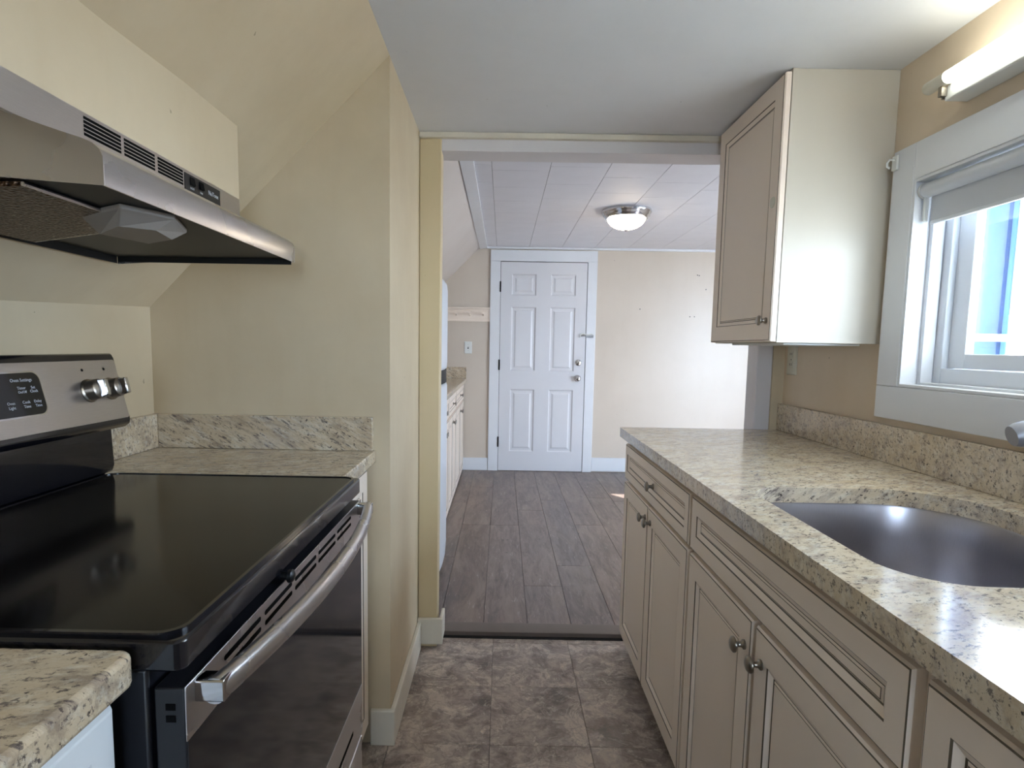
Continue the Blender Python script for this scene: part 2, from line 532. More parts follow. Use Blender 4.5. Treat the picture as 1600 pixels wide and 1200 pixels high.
# laminate planks, 0.193 wide
px0 = 0.128 - 0.193 * 6
col = 0
x = px0
joints = {5: [3.92], 6: [2.9, 4.3], 7: [3.19, 4.6], 8: [3.957], 4: [3.92, 5.0], 9: [3.3, 4.7]}
while x < XF:
    js = joints.get(col, [2.9 + (col * 0.53) % 1.2, 4.1 + (col * 0.53) % 1.2])
    cuts = [2.445] + [q for q in js if q < YF - 0.1] + [YF - 0.002]
    xa, xb = max(x, -1.1), min(x + 0.193, XF - .002)
    for a, b in zip(cuts, cuts[1:]):
        M().box(xa + 0.0007, xb - 0.0007, a + 0.0006, b - 0.0006, 0.001, 0.012).build('plank', 'laminate', floor2, bevel=0.0012, seg=1)
    x += 0.193; col += 1
th = thing('threshold_strip', (0.13, 2.41, 0), 'grey-brown wood transition strip between vinyl tile and laminate floors', 'floor trim')
M().prism([(2.385, 0.0), (2.385, 0.021), (2.393, 0.024), (2.465, 0.024), (2.475, 0.0125), (2.43, 0.0125), (2.43, 0.0)], 'x', -0.236, 0.995).build('strip', 'threshold_grey', th, bevel=0.001)
M().box(-0.236, 0.995, 2.370, 2.385, 0.0, 0.004).build('seam', 'dark_seam', th)

# left side: knee wall, slope, partition
struct('wall_left', M().add([(XL, YB, 0), (XL, YP, 0), (XL, YP, kz(YP)), (XL, YB, kz(YB)), (XL - .08, YB, 0), (XL - .08, YP, 0), (XL - .08, YP, kz(YP)), (XL - .08, YB, kz(YB))],
       [(0, 1, 2, 3), (7, 6, 5, 4), (0, 4, 5, 1), (3, 2, 6, 7), (0, 3, 7, 4), (1, 5, 6, 2)]), 'cream_wall', 'cream knee wall behind the range', smooth=0)
sl = M(); ny = 6
a, b = [], []
for i in range(ny + 1):
    y = YB + (YP - YB) * i / ny
    a.append((XL - 0.0, y, kz(y))); b.append((-0.326, y, ZK))
vs = a + b + [(p[0] - .06, p[1], p[2] + .06) for p in a] + [(p[0] - .06, p[1], p[2] + .06) for p in b]
n = ny + 1; fs = []
for i in range(ny):
    fs += [(i, i + 1, n + i + 1, n + i), (2 * n + i, 3 * n + i, 3 * n + i + 1, 2 * n + i + 1), (i, 2 * n + i, 2 * n + i + 1, i + 1), (n + i, n + i + 1, 3 * n + i + 1, 3 * n + i)]
fs += [(0, n, 3 * n, 2 * n), (n - 1, 3 * n - 1, 4 * n - 1, 2 * n - 1)]
struct('ceiling.001', sl.add(vs, fs), 'cream_wall', 'sloped cream ceiling over the range')
struct('wall_partition', M().prism([(XL, 0), (-0.326, 0), (-0.326, ZK + .1), (XL, ZK + .1)], 'y', YP, YO + 0.12), 'cream_wall', 'cream partition wall beside the doorway, facing the range', smooth=0)
pil = struct('trim_1', M().add([(-0.3255, YO - .006, 0), (-0.249, YO - .006, 0), (-0.249, YO + .068, 0), (-0.3255, YO + .068, 0), (-0.3255, YO - .006, 1.996), (-0.243, YO - .006, 1.996), (-0.243, YO + .068, 1.996), (-0.3255, YO + .068, 1.996)], [(0, 1, 2, 3), (7, 6, 5, 4), (0, 4, 5, 1), (1, 5, 6, 2), (2, 6, 7, 3), (3, 7, 4, 0)]), 'pilaster_paint', 'yellowish cream pilaster at left of the doorway', bevel=0.003)
struct('ceiling', M().box(-0.40, XR + .1, YB, YO + .06, ZK, ZK + .06), 'kitchen_ceiling', 'flat grey-white kitchen ceiling', smooth=0)
struct('trim_2', M().box(-0.325, 0.995, YO - 0.022, YO + .0, ZK - 0.021, ZK - 0.0005), 'baseboard_white', 'thin white strip along the top of the doorway beam', bevel=0.002)
struct('wall_header', M().box(-0.3255, 1.06, YO, YO + .12, 1.954, ZK - 0.0), 'header_white', 'pale beam over the doorway', smooth=0)
struct('wall_header.001', M().box(-1.1, XF + .1, YO + .06, YO + .12, ZK + .0, 2.4), 'header_white', smooth=0)
# casing post right of the doorway
post = struct('trim_3', M().box(1.0, 1.06, 2.325, 2.42, 0.0, 1.954), 'header_white', 'off-white casing at right of the doorway, behind the counter', bevel=0.003)
struct('wall_end', M().box(1.06, XR + .12, 2.32, 2.42, 0.0, ZK + .1), 'cream_wall', 'narrow cream wall end beside the doorway casing', smooth=0)

# right wall with window hole
WY0, WY1, WZ0, WZ1 = 0.62, 1.627, 1.131, 1.683
rw = M()
for (y0, y1, z0, z1) in ((YB, WY0, 0, ZK + .06), (WY1, 2.32, 0, ZK + .06), (WY0, WY1, 0, WZ0), (WY0, WY1, WZ1, ZK + .06)):
    rw.box(XR, XR + .12, y0, y1, z0, z1)
bmesh.ops.remove_doubles(rw.bm, verts=rw.bm.verts, dist=1e-5)
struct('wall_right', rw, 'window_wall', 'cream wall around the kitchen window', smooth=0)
fm = M()
for (x0, x1, z0, z1) in ((-1.1, -0.10, 0, ZK + .06), (0.54, XR + .12, 0, ZK + .06), (-0.10, 0.54, 0, 1.05), (-0.10, 0.54, 1.70, ZK + .06)):
    fm.box(x0, x1, YB - .08, YB, z0, z1)
struct('wall_front', fm, 'cream_wall', smooth=0)
w4 = thing('window_4', (0.22, YB, 1.05), None, None, kind='structure')  # unseen window added behind the camera for fill light
m = M()
for (x0, x1, z0, z1) in ((-0.10, -0.06, 1.05, 1.70), (0.50, 0.54, 1.05, 1.70), (-0.06, 0.50, 1.05, 1.09), (-0.06, 0.50, 1.66, 1.70), (-0.06, 0.50, 1.36, 1.39)):
    m.box(x0, x1, YB - .06, YB - .02, z0, z1)
m.build('window_frame', 'vinyl_white', w4)
M().box(-0.06, 0.50, YB - .042, YB - .038, 1.09, 1.66).build('pane', 'window_glass', w4)

# chase above the hood
ch = M().prism([(-0.780, 1.5505), (-0.6165, 1.5505), (-0.6165, 1.722), (-0.624, 1.722)], 'y', -0.6, 1.399)
struct('wall_chase', ch, 'cream_wall', 'boxed-out cream wall panel above the range hood', smooth=0)

# baseboards
bb = M().prism([(1.691, 0), (1.691, 0.108), (1.694, 0.112), (1.706, 0.112), (1.706, 0)], 'x', -0.385, -0.311)
struct('baseboard_left', bb, 'baseboard_white', 'short off-white baseboard return at the partition corner', bevel=0.002)
struct('baseboard_left.001', M().box(-0.326, -0.311, 1.7065, 2.276, 0, 0.112), 'baseboard_white', 'off-white baseboard running along the partition', bevel=0.003)
struct('baseboard_left.002', M().box(-0.326, -0.225, 2.276, 2.2935, 0.018, 0.125).box(-0.2385, -0.225, 2.294, 2.383, 0.026, 0.125), 'baseboard_white', 'off-white plinth block wrapping the pilaster foot', bevel=0.003)

# ---------------- far room
struct('wall_back', M().box(-1.1, XF + .1, YF, YF + .1, 0, 2.4), 'far_wall', 'beige far wall with the white door', smooth=0)
struct('wall_left.001', M().box(-1.1, -1.02, YO + .12, YF, 0, 1.45), 'far_wall', smooth=0)
xs0 = -0.215
fs_ = M().add([(xs0, 2.42, ZF), (xs0 - .01, YF, ZF), (-1.1, YF, ZF - 0.886), (-1.1, 2.42, ZF - 0.886),
               (xs0, 2.42, ZF + .08), (xs0 - .01, YF, ZF + .08), (-1.1, YF, ZF - 0.80), (-1.1, 2.42, ZF - 0.80)],
              [(0, 1, 2, 3), (7, 6, 5, 4), (0, 4, 5, 1), (3, 2, 6, 7), (0, 3, 7, 4), (1, 5, 6, 2)])
struct('ceiling.003', fs_, 'far_slope', 'sloped pinkish ceiling at left of the far room')
struct('trim_4', M().prism([(-0.235, ZF - 0.028), (-0.165, ZF - 0.016), (-0.165, ZF + 0.0), (-0.20, ZF + 0.0)], 'y', 2.42, YF), 'trim_white', 'white board where slope meets tiled ceiling in far room', bevel=0.002)
struct('trim_5', M().box(-0.20, XF, YF - .02, YF - .0005, ZF - 0.022, ZF - .0005), 'trim_white', 'thin white cornice above the far wall', bevel=0.003)
fc = struct('ceiling.002', M().box(-0.21, XF + .1, 2.36, YF + .1, ZF + 0.004, ZF + .08), 'joint_grey', 'white square-tiled ceiling of the far room', smooth=0)
offs = [0.10, 0.246, 0.12, 0.30, 0.05, 0.20, 0.15, 0.27, 0.08, 0.22]
for ci in range(13):
    xa = -0.385 + 0.31 * ci; xb = min(xa + 0.31, XF); xa = max(xa, -0.20)
    y = 2.42 - 0.335 + (3.289 - 2.42 - 0.335 * 2 if ci == 1 else offs[ci % 10])
    while y < YF:
        ya, yb = max(y, 2.43), min(y + 0.335, YF - .002)
        if yb - ya > 0.02:
            g = 0.0011
            M().box(xa + g, xb - g, ya + 0.0012, yb - 0.0012, ZF, ZF + 0.004).build('ceiling_tile', 'tile_white', fc, bevel=0.0012, seg=1)
        y += 0.335
fr = M(); fwy0, fwy1, fwz0, fwz1 = 2.80, 3.60, 0.80, 1.9
for (y0, y1, z0, z1) in ((2.42, fwy0, 0, 2.2), (fwy1, YF, 0, 2.2), (fwy0, fwy1, 0, fwz0), (fwy0, fwy1, fwz1, 2.2)):
    fr.box(XF, XF + .1, y0, y1, z0, z1)
struct('wall_right.001', fr, 'far_wall', smooth=0)
w2 = thing('window_2', (XF, 3.2, fwz0), None, None, kind='structure')
m = M()
for (y0, y1, z0, z1) in ((fwy0, fwy0 + .05, fwz0, fwz1), (fwy1 - .05, fwy1, fwz0, fwz1), (fwy0 + .05, fwy1 - .05, fwz0, fwz0 + .05), (fwy0 + .05, fwy1 - .05, fwz1 - .05, fwz1), (fwy0 + .05, fwy1 - .05, 1.37, 1.41)):
    m.box(XF + .03, XF + .08, y0, y1, z0, z1)
m.build('window_frame', 'vinyl_white', w2)
M().box(XF + .053, XF + .057, fwy0 + .05, fwy1 - .05, fwz0 + .05, fwz1 - .05).build('pane', 'window_glass', w2)
# far baseboards
struct('baseboard_back', M().box(-0.385, -0.131, YF - .016, YF, 0.012, 0.135), 'trim_white', 'white baseboard between white cabinets and door', bevel=0.003)
struct('baseboard_back.001', M().box(0.888, XF, YF - .016, YF, 0.02, 0.155), 'trim_white', 'white baseboard at right of the white door', bevel=0.003)
for (sx_, sz_) in ((1.843, 1.934), (1.86, 1.93), (1.832, 1.541), (1.789, 1.54), (1.308, 1.605), (1.93, 1.80)):
    M().lathe([(0.006, 0), (0.005, 0.002), (0, 0.003)], (sx_, YF, sz_), (0, -1, 0), 8).build('screw', 'screw_grey', bpy.data.objects['wall_back'])

# far door
d1 = thing('door_1', (0.38, YF, 0.012), 'white six-panel door in wide white casing on the far wall', None, kind='structure')
m = M(); 
for (x0, x1, z0, z1) in ((-0.130, -0.034, 0.012, 2.034), (0.796, 0.886, 0.012, 2.034), (-0.130, 0.886, 2.034, 2.14)):
    m.box(x0, x1, YF - .024, YF - .0005, z0, z1)
m.build('casing', 'trim_white', d1, bevel=0.003)
M().box(-0.036, 0.798, YF - .004, YF - .0006, 0.012, 2.036).build('jamb_gap', 'dark_slot', d1)
prs = []
for (u0, u1) in ((0.105, 0.340), (0.478, 0.716)):
    for (v0, v1) in ((0.19, 0.80), (0.98, 1.59), (1.70, 1.90)):
        prs.append((u0, u1, v0, v1))
DR = [(0.004, -0.004, 0), (0.012, -0.010, 0), (0.03, -0.010, 0), (0.045, -0.004, 0)]
leaf = panel_slab(M(), (-0.030, YF - .018, 0.016), (1, 0, 0), (0, 0, 1), (0, -1, 0), 0.822, 2.012, 0.012, prs, DR).build('door_leaf', 'door_white', d1, smooth=20)
for z in (1.794, 1.05, 0.30):
    M().lathe([(0.006, -.05), (0.0065, -.048), (0.0065, .048), (0.006, .05)], (-0.033, YF - .028, z), (0, 0, 1), 10).build('hinge', 'dark_slot', d1)
kd = M().lathe([(0.033, 0), (0.033, 0.004), (0.026, 0.009), (0.012, 0.012), (0.012, 0.03), (0.024, 0.036), (0.028, 0.048), (0.024, 0.058), (0.012, 0.063), (0, 0.064)], (0.725, YF - .018, 0.932), (0, -1, 0), 20).build('door_knob', 'chrome', leaf, smooth=50)
db = M().lathe([(0.030, 0), (0.030, 0.006), (0.022, 0.012), (0.013, 0.014), (0.0, 0.015)], (0.730, YF - .018, 1.083), (0, -1, 0), 20).box(0.722, 0.738, YF - .047, YF - .03, 1.077, 1.089).build('deadbolt', 'chrome', leaf, smooth=40)
# clear child latch across door and casing
cl = thing('child_safety_latch', (0.79, YF - .03, 1.33), 'clear plastic child latch bridging door edge and casing', 'latch')
m = M()
m.box(0.735, 0.79, YF - .026, YF - .0182, 1.335, 1.36)
m.build('strap', 'clear_plastic', cl, bevel=0.003)
M().tube([(0.742, YF - .03, 1.325), (0.74, YF - .034, 1.35), (0.765, YF - .036, 1.362), (0.81, YF - .034, 1.35), (0.85, YF - .032, 1.36), (0.872, YF - .03, 1.345)], 0.006, 8).build('hook', 'white_plastic', cl)
M().box(0.80, 0.865, YF - .036, YF - .0245, 1.322, 1.345).build('base', 'clear_plastic', cl, bevel=0.004)

# peg rail
pr = thing('peg_rail', (-0.53, YF, 1.458), 'white peg rail with wooden pegs left of the white door', 'coat rack')
panel_slab(M(), (-1.02, YF - .018, 1.462), (1, 0, 0), (0, 0, 1), (0, -1, 0), 0.888, 0.118, 0.0175, [(0.01, 0.878, 0.014, 0.104)], [(0.002, -0.006, 0)]).build('back_board', 'cabinet_cream', pr)
M().box(-1.02, -0.1315, YF - .034, YF - .0005, 1.581, 1.594).build('shelf', 'cabinet_cream', pr, bevel=0.002)
for x in (-0.971, -0.841, -0.711, -0.581, -0.452, -0.323, -0.194):
    M().tube([(x, YF - .012, 1.520), (x + .002, YF - .05, 1.530), (x + .003, YF - .075, 1.538)], [0.007, 0.006, 0.011], 10).build('peg', 'cabinet_cream', pr)


def wall_plate(name, c, R_, Nn, label, cat, toggle=True, mat='white_plastic'):
    c, R_, Nn = Vector(c), Vector(R_), Vector(Nn); Z = Vector((0, 0, 1))
    t = thing(name, tuple(c), label, cat)
    w, h = 0.072, 0.116
    panel_slab(M(), c - R_ * w / 2 - Z * h / 2 + Nn * 0.006, R_, Z, Nn, w, h, 0.0055, [], [], [(0, -0.004, 0), (0.004, 0, 0)]).build('cover_plate', mat, t)
    def bx(a0, a1, b0, b1, n0, n1, nm, mt):
        vs = [c + R_ * a + Z * b + Nn * q for a in (a0, a1) for b in (b0, b1) for q in (n0, n1)]
        return M().add(vs, [(0, 1, 3, 2), (4, 6, 7, 5), (0, 4, 5, 1), (2, 3, 7, 6), (0, 2, 6, 4), (1, 5, 7, 3)]).build(nm, mt, t)
    if toggle:
        bx(-.006, .006, -.012, .012, .0055, .0075, 'slot', 'dark_slot')
        bx(-.004, .004, 0.0, .011, .0075, .017, 'toggle', mat)
    else:
        for s in (-1, 1):
            bx(-.014, .014, s * .02 - .013, s * .02 + .013, .0055, .0080, 'receptacle', mat)
            bx(-.007, -.005, s * .02 - .003, s * .02 + .006, .0078, .0085, 'socket_slot', 'dark_slot')
            bx(.005, .007, s * .02 - .003, s * .02 + .006, .0078, .0085, 'socket_slot', 'dark_slot')
    for s in (-1, 1):
        M().lathe([(0.0025, 0), (0.002, 0.0012), (0, 0.0014)], c + Z * (0.03 * s * (1.0 if toggle else 0.0)) + Nn * 0.0062, Nn, 8).build('screw', 'screw_grey', t)
    return t


wall_plate('light_switch', (-0.336, YF, 1.211), (1, 0, 0), (0, -1, 0), 'white light switch on the beige wall left of the white door', 'light switch')
wall_plate('wall_outlet', (XR, 2.258, 1.192), (0, -1, 0), (-1, 0, 0), 'ivory outlet plate on the wall just under the upper cabinet', 'outlet', False, 'ivory_plastic')

# ceiling light
cl = thing('ceiling_light', (0.835, 4.17, ZF), 'lit flush dome light with nickel rim on tiled far ceiling', 'ceiling light')
M().lathe([(0.168, 0), (0.171, -0.012), (0.164, -0.024), (0.160, -0.028), (0.158, -0.040), (0.150, -0.046), (0.146, -0.056), (0.132, -0.058), (0.128, -0.006), (0.0, -0.006)], (0.835, 4.17, ZF), (0, 0, 1), 48).build('rim', 'chrome', cl, smooth=50)
pf = [(0.1305, -0.050)] + [(0.131 * math.cos(a), -0.050 - 0.080 * math.sin(a)) for a in [PI / 2 * i / 10 for i in range(1, 11)]]
M().lathe(pf, (0.835, 4.17, ZF), (0, 0, 1), 40).build('glass_dome', 'dome_glow', cl, smooth=60)
M().lathe([(0.010, 0), (0.012, -.004), (0.006, -.010), (0, -.012)], (0.835, 4.17, ZF - .129), (0, 0, 1), 14).build('finial', 'chrome', cl)

# ------------------------------------------------------------------ cabinets on the right
XC = 0.493          # door face of the right cabinets
def carcass(t, xf, xb, y0, y1, z1=0.877, mat='cabinet_cream', side=1, toe=0.07):
    """cabinet box from panels, xf is the face-frame front, xb the back"""
    lo, hi = min(xf, xb), max(xf, xb); s = 1 if xb > xf else -1
    m = M()
    m.box(lo, hi, y0, y0 + .016, toe, z1).box(lo, hi, y1 - .016, y1, toe, z1)
    m.box(lo, hi, y0 + .016, y1 - .016, toe, toe + .016)
    bx_ = sorted((xb, xb - s * .012)); m.box(bx_[0], bx_[1], y0 + .016, y1 - .016, toe + .016, z1)
    m.build('cabinet_body', [mat], t)
    f = M(); fx = sorted((xf, xf + s * .018)); fx = (fx[0], fx[1])
    f0, f1 = (fx[0] - .0005, fx[1]) if s > 0 else (fx[0], fx[1] + .0005)
    for (a, b, c, d) in ((y0, y0 + .03, toe, z1), (y1 - .03, y1, toe, z1), (y0 + .03, y1 - .03, z1 - .03, z1), (y0 + .03, y1 - .03, toe, toe + .03), (y0 + .03, y1 - .03, .69, .725)):
        f.box(f0, f1, a, b, c, d)
    f.build('face_frame', [mat], t)
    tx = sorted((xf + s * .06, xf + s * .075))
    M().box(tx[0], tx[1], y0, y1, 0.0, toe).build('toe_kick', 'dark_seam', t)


def door(t, xf, s, y0, y1, z0, z1, name='door', fr_=0.055, mats=('cabinet_cream', 'glaze'), rings=CAB_RINGS, lab=None):
    """front with its face at xf; s=-1 faces -x, s=+1 faces +x"""
    w, h = y1 - y0, z1 - z0
    U = (0, 1, 0)
    o = panel_slab(M(), (xf, y0, z0), U, (0, 0, 1), (s, 0, 0), w, h, 0.019, [(fr_, w - fr_, fr_, h - fr_)], rings, CAB_EDGE).build(name, list(mats), t, smooth=25)
    return o


G = 'cream glazed base cabinets under the sink counter'
cab1 = thing('base_cabinet', (0.79, 1.91, 0), 'cream base cabinet nearest the doorway, narrow drawer over two doors', 'cabinet', G)
XFR = XC + .0195
carcass(cab1, XFR, 1.10, 1.4965, 2.312)
dr = door(cab1, XC, -1, 1.506, 2.306, 0.712, 0.850, 'drawer_front', 0.036)
knob(dr, (XC - .0005, 1.865, 0.782), (-1, 0, 0))
d_ = door(cab1, XC, -1, 1.926, 2.306, 0.074, 0.700); knob(d_, (XC, 1.955, 0.655), (-1, 0, 0))
d_ = door(cab1, XC, -1, 1.506, 1.920, 0.074, 0.700); knob(d_, (XC, 1.886, 0.655), (-1, 0, 0))
cab2 = thing('base_cabinet', (0.79, 1.08, 0), 'middle cream base cabinet with wide false drawer panel above two doors', 'cabinet', G)
carcass(cab2, XFR, 1.10, 0.658, 1.4955)
door(cab2, XC, -1, 0.668, 1.487, 0.712, 0.850, 'false_drawer_front', 0.042)
d_ = door(cab2, XC, -1, 1.100, 1.487, 0.074, 0.700); knob(d_, (XC, 1.128, 0.638), (-1, 0, 0))
d_ = door(cab2, XC, -1, 0.668, 1.084, 0.074, 0.700); knob(d_, (XC, 1.052, 0.638), (-1, 0, 0))
cab3 = thing('base_cabinet', (0.79, 0.30, 0), 'cream base cabinet nearest the camera, at the right frame edge', 'cabinet', G)
carcass(cab3, XFR, 1.10, -0.06, 0.657)
dr = door(cab3, XC, -1, -0.05, 0.646, 0.712, 0.850, 'drawer_front', 0.042); knob(dr, (XC, 0.30, 0.782), (-1, 0, 0))
d_ = door(cab3, XC, -1, 0.303, 0.646, 0.074, 0.700); knob(d_, (XC, 0.33, 0.638), (-1, 0, 0))
d_ = door(cab3, XC, -1, -0.05, 0.297, 0.074, 0.700); knob(d_, (XC, 0.27, 0.638), (-1, 0, 0))


def slab_with_hole(outer, hole, z0, z1):
    m = M(); bm = m.bm
    def lp(pts, z):
        v = [bm.verts.new((p[0], p[1], z)) for p in pts]
        e = [bm.edges.new((v[i], v[(i + 1) % len(v)])) for i in range(len(v))]
        return v, e
    T = []
    for z in (z1, z0):
        vo, eo = lp(outer, z); vh, eh = lp(hole, z) if hole else ([], [])
        bmesh.ops.triangle_fill(bm, use_beauty=True, use_dissolve=False, edges=eo + eh)
        T.append((vo, vh))
    for k in (0, 1):
        a, b = T[0][k], T[1][k]
        for i in range(len(a)):
            j = (i + 1) % len(a); bm.faces.new((a[i], a[j], b[j], b[i]))
    return m


# sink opening: rounded bowl shape with bowed long sides
def sink_loop(grow=0.0):
    base = rounded(0.552, 1.004, 0.766, 1.318, (0.10, 0.10, 0.17, 0.085), 10)
    cx, cy = 0.778, 1.042; out = []
    # subdivide the straight runs so that they can bow outward
    pts = []
    for i in range(len(base)):
        a, b = Vector(base[i]), Vector(base[(i + 1) % len(base)])
        d = (b - a).length; k = max(1, int(d / 0.03))
        pts += [a + (b - a) * j / k for j in range(k)]
    for p in pts:
        dx, dy = p.x - cx, p.y - cy
        bow = 0.006 * (1 - min(1, (dx / 0.226) ** 2)) * (1 if dy > 0 else 1)
        y = p.y + math.copysign(bow, dy)
        r = math.hypot(dx, dy)
        out.append((p.x + dx / r * grow, y + dy / r * grow))
    return out


ct = thing('countertop', (0.79, 1.2, 0.878), 'long pale granite countertop with sink cutout under the window', 'countertop')
outer = rounded(0.468, 1.1055, -0.08, 2.3175, (0.004, 0.0, 0.0, 0.012), 4)
slab_with_hole(outer, sink_loop(), 0.8785, 0.914).build('slab', 'granite_right', ct, bevel=0.007, seg=3, smooth=40, origin=(0.79, 1.2, 0.878))
M().box(1.086, 1.1055, -0.08, 2.3175, 0.9142, 1.019).build('backsplash', 'granite_right', ct, bevel=0.002, origin=(0.79, 1.2, 0.878))

# sink bowl
sk = thing('sink', (0.78, 1.04, 0.70), 'undermounted brushed steel sink bowl in the long granite counter', 'sink')
rings = []
def sring(scale_in, z):
    return [(p[0], p[1], z) for p in sink_loop(scale_in)]
for g, z in ((0.022, 0.8775), (0.006, 0.8775), (0.004, 0.872), (0.002, 0.80), (-0.004, 0.72), (-0.012, 0.70), (-0.03, 0.688), (-0.06, 0.684), (-0.18, 0.680)):
    rings.append(sring(g, z))
m = M().loft(rings, 0, False); m.add(rings[-1], [tuple(range(len(rings[-1])))])
bmesh.ops.remove_doubles(m.bm, verts=m.bm.verts, dist=1e-6)
m.build('bowl', 'sink_steel', sk, smooth=60)
M().lathe([(0.045, 0), (0.043, 0.002), (0.03, -0.003), (0.0, -0.004)], (0.80, 1.04, 0.6815), (0, 0, 1), 24).build('drain', 'chrome', sk)
# faucet, base behind the bowl and spray head toward the bowl
fa = thing('faucet', (1.048, 1.02, 0.914), 'grey faucet with thick spray head reaching over the sink', 'faucet')
M().lathe([(0.027, 0), (0.027, 0.006), (0.020, 0.012), (0.019, 0.11), (0.021, 0.135), (0.016, 0.150), (0, 0.153)], (1.048, 1.02, 0.9145), (0, 0, 1), 24).build('body', 'spout_grey', fa, smooth=50)
M().tube([(1.04, 1.02, 1.02), (1.02, 1.022, 1.07), (0.98, 1.028, 1.092), (0.94, 1.035, 1.088), (0.915, 1.038, 1.082), (0.905, 1.04, 1.079)], [0.017, 0.020, 0.023, 0.024, 0.022, 0.018], 20).build('spray_head', 'spout_grey', fa, smooth=50)
M().tube([(1.055, 1.02, 1.06), (1.058, 0.98, 1.085), (1.06, 0.94, 1.105)], [0.008, 0.007, 0.009], 12).build('lever', 'spout_grey', fa, smooth=50)

# upper cabinet
uc = thing('upper_cabinet', (0.95, 1.995, 1.248), 'cream wall cabinet with one glazed door beside the window', 'wall cabinet')
m = M(); UZ0, UZ1 = 1.2485, ZK - 0.001
m.box(0.820, 1.1055, 1.747, 1.765, UZ0, UZ1).box(0.820, 1.1055, 2.222, 2.240, UZ0, UZ1)
m.box(0.820, 1.1055, 1.765, 2.222, UZ0 + .004, UZ0 + .02).box(0.820, 1.1055, 1.765, 2.222, UZ1 - .02, UZ1).box(1.095, 1.1055, 1.765, 2.222, UZ0 + .02, UZ1 - .02)
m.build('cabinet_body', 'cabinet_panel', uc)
m = M()
for (a, b, c, d) in ((1.744, 1.775, UZ0, UZ1), (2.21, 2.243, UZ0, UZ1), (1.775, 2.21, UZ0, UZ0 + .03), (1.775, 2.21, UZ1 - .035, UZ1)):
    m.box(0.803, 0.8205, a, b, c, d)
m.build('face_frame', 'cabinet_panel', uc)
ud = door(uc, 0.781, -1, 1.744, 2.236, 1.2515, 2.006)
knob(ud, (0.781, 1.772, 1.313), (-1, 0, 0), 0.015, 0.028)
M().lathe([(0.016, 0), (0.016, 0.0015), (0.014, 0.003), (0, 0.0035)], (0.781, 1.775, 1.655), (-1, 0, 0), 18).build('bumper_dot', 'ivory_plastic', ud)
M().box(0.85, 1.08, 1.80, 2.20, 1.2425, 1.2483).build('under_light', 'white_plastic', uc)  # thin light-rail plate under the cabinet, gives no light

# ------------------------------------------------------------------ kitchen window
w1 = thing('window_1', (XR, 1.12, WZ0), 'white cased sliding kitchen window over the sink', None, kind='structure')
m = M(); cz0, cz1, cy0, cy1 = 1.039, 1.780, 0.53, 1.716
for (a, b, c, d, nm) in ((WY1, cy1, WZ0 - .0, cz1 - .0, 'casing'), (cy0, WY0, WZ0, cz1, 'casing'), (WY0, WY1, WZ1, cz1, 'casing'), (cy0, cy1, cz0, WZ0 - .0005, 'casing')):
    M().box(XR - .020, XR - .0005, a + .0003, b - .0003, c, d).build(nm, 'trim_white', w1, bevel=0.002)
# jamb liner and stops (stepped reveal)
m = M()
m.box(XR - .018, XR + .115, WY1 - .008, WY1 - .0002, WZ0, WZ1).box(XR - .018, XR + .115, WY0 + .0002, WY0 + .008, WZ0, WZ1)
m.box(XR - .018, XR + .115, WY0 + .008, WY1 - .008, WZ1 - .008, WZ1 - .0002).box(XR - .018, XR + .115, WY0 + .008, WY1 - .008, WZ0 + .0002, WZ0 + .008)
m.build('jamb', 'trim_white', w1, bevel=0.001)
m = M()
m.box(XR + .028, XR + .06, WY1 - .022, WY1 - .008, WZ0 + .008, WZ1 - .008).box(XR + .028, XR + .06, WY0 + .008, WY0 + .022, WZ0 + .008, WZ1 - .008)
m.box(XR + .028, XR + .06, WY0 + .022, WY1 - .022, WZ0 + .008, WZ0 + .014)
m.build('stop', 'trim_white', w1, bevel=0.001)
def rect_frame(m, x0, x1, y0, y1, z0, z1, wy, wzb, wzt):
    m.box(x0, x1, y0, y0 + wy, z0, z1).box(x0, x1, y1 - wy, y1, z0, z1)
    m.box(x0, x1, y0 + wy, y1 - wy, z0, z0 + wzb).box(x0, x1, y0 + wy, y1 - wy, z1 - wzt, z1)
    return m
rect_frame(M(), XR + .062, XR + .114, WY0 + .008, WY1 - .008, WZ0 + .008, WZ1 - .008, 0.040, 0.045, 0.04).build('window_frame', 'vinyl_white', w1, bevel=0.002)
sa = rect_frame(M(), XR + .078, XR + .100, 1.10, WY1 - .049, WZ0 + .054, WZ1 - .049, 0.055, 0.038, 0.036).build('sash', 'vinyl_white', w1, bevel=0.002)
M().box(XR + .088, XR + .091, 1.155, WY1 - .104, WZ0 + .092, WZ1 - .085).build('pane', 'window_glass', sa)
sb = rect_frame(M(), XR + .101, XR + .1135, WY0 + .049, 1.135, WZ0 + .054, WZ1 - .049, 0.036, 0.038, 0.036).build('sash', 'vinyl_white', w1, bevel=0.002)
M().box(XR + .106, XR + .109, WY0 + .085, 1.099, WZ0 + .092, WZ1 - .085).build('pane', 'window_glass', sb)

rb = thing('roller_blind', (1.115, 1.12, 1.655), 'white roller blind rolled up at the top of the kitchen window', 'blind')
M().lathe([(0.019, 0), (0.0195, 0.004), (0.0195, 0.957), (0.019, 0.961)], (1.112, 0.648, 1.651), (0, 1, 0), 24).build('roll', 'blind_fabric', rb, smooth=50)
M().box(1.122, 1.1235, 0.652, 1.600, 1.570, 1.651).build('fabric', 'blind_fabric', rb)
M().box(1.119, 1.1265, 0.652, 1.600, 1.561, 1.571).build('hem_bar', 'vinyl_white', rb, bevel=0.002)
M().lathe([(0.021, 0), (0.021, 0.006), (0.008, 0.008)], (1.112, 1.610, 1.651), (0, 1, 0), 20).build('end_bracket', 'white_plastic', rb)
M().box(1.106, 1.118, 1.604, 1.612, 1.570, 1.640).build('pull_guide', 'white_plastic', rb, bevel=0.002)

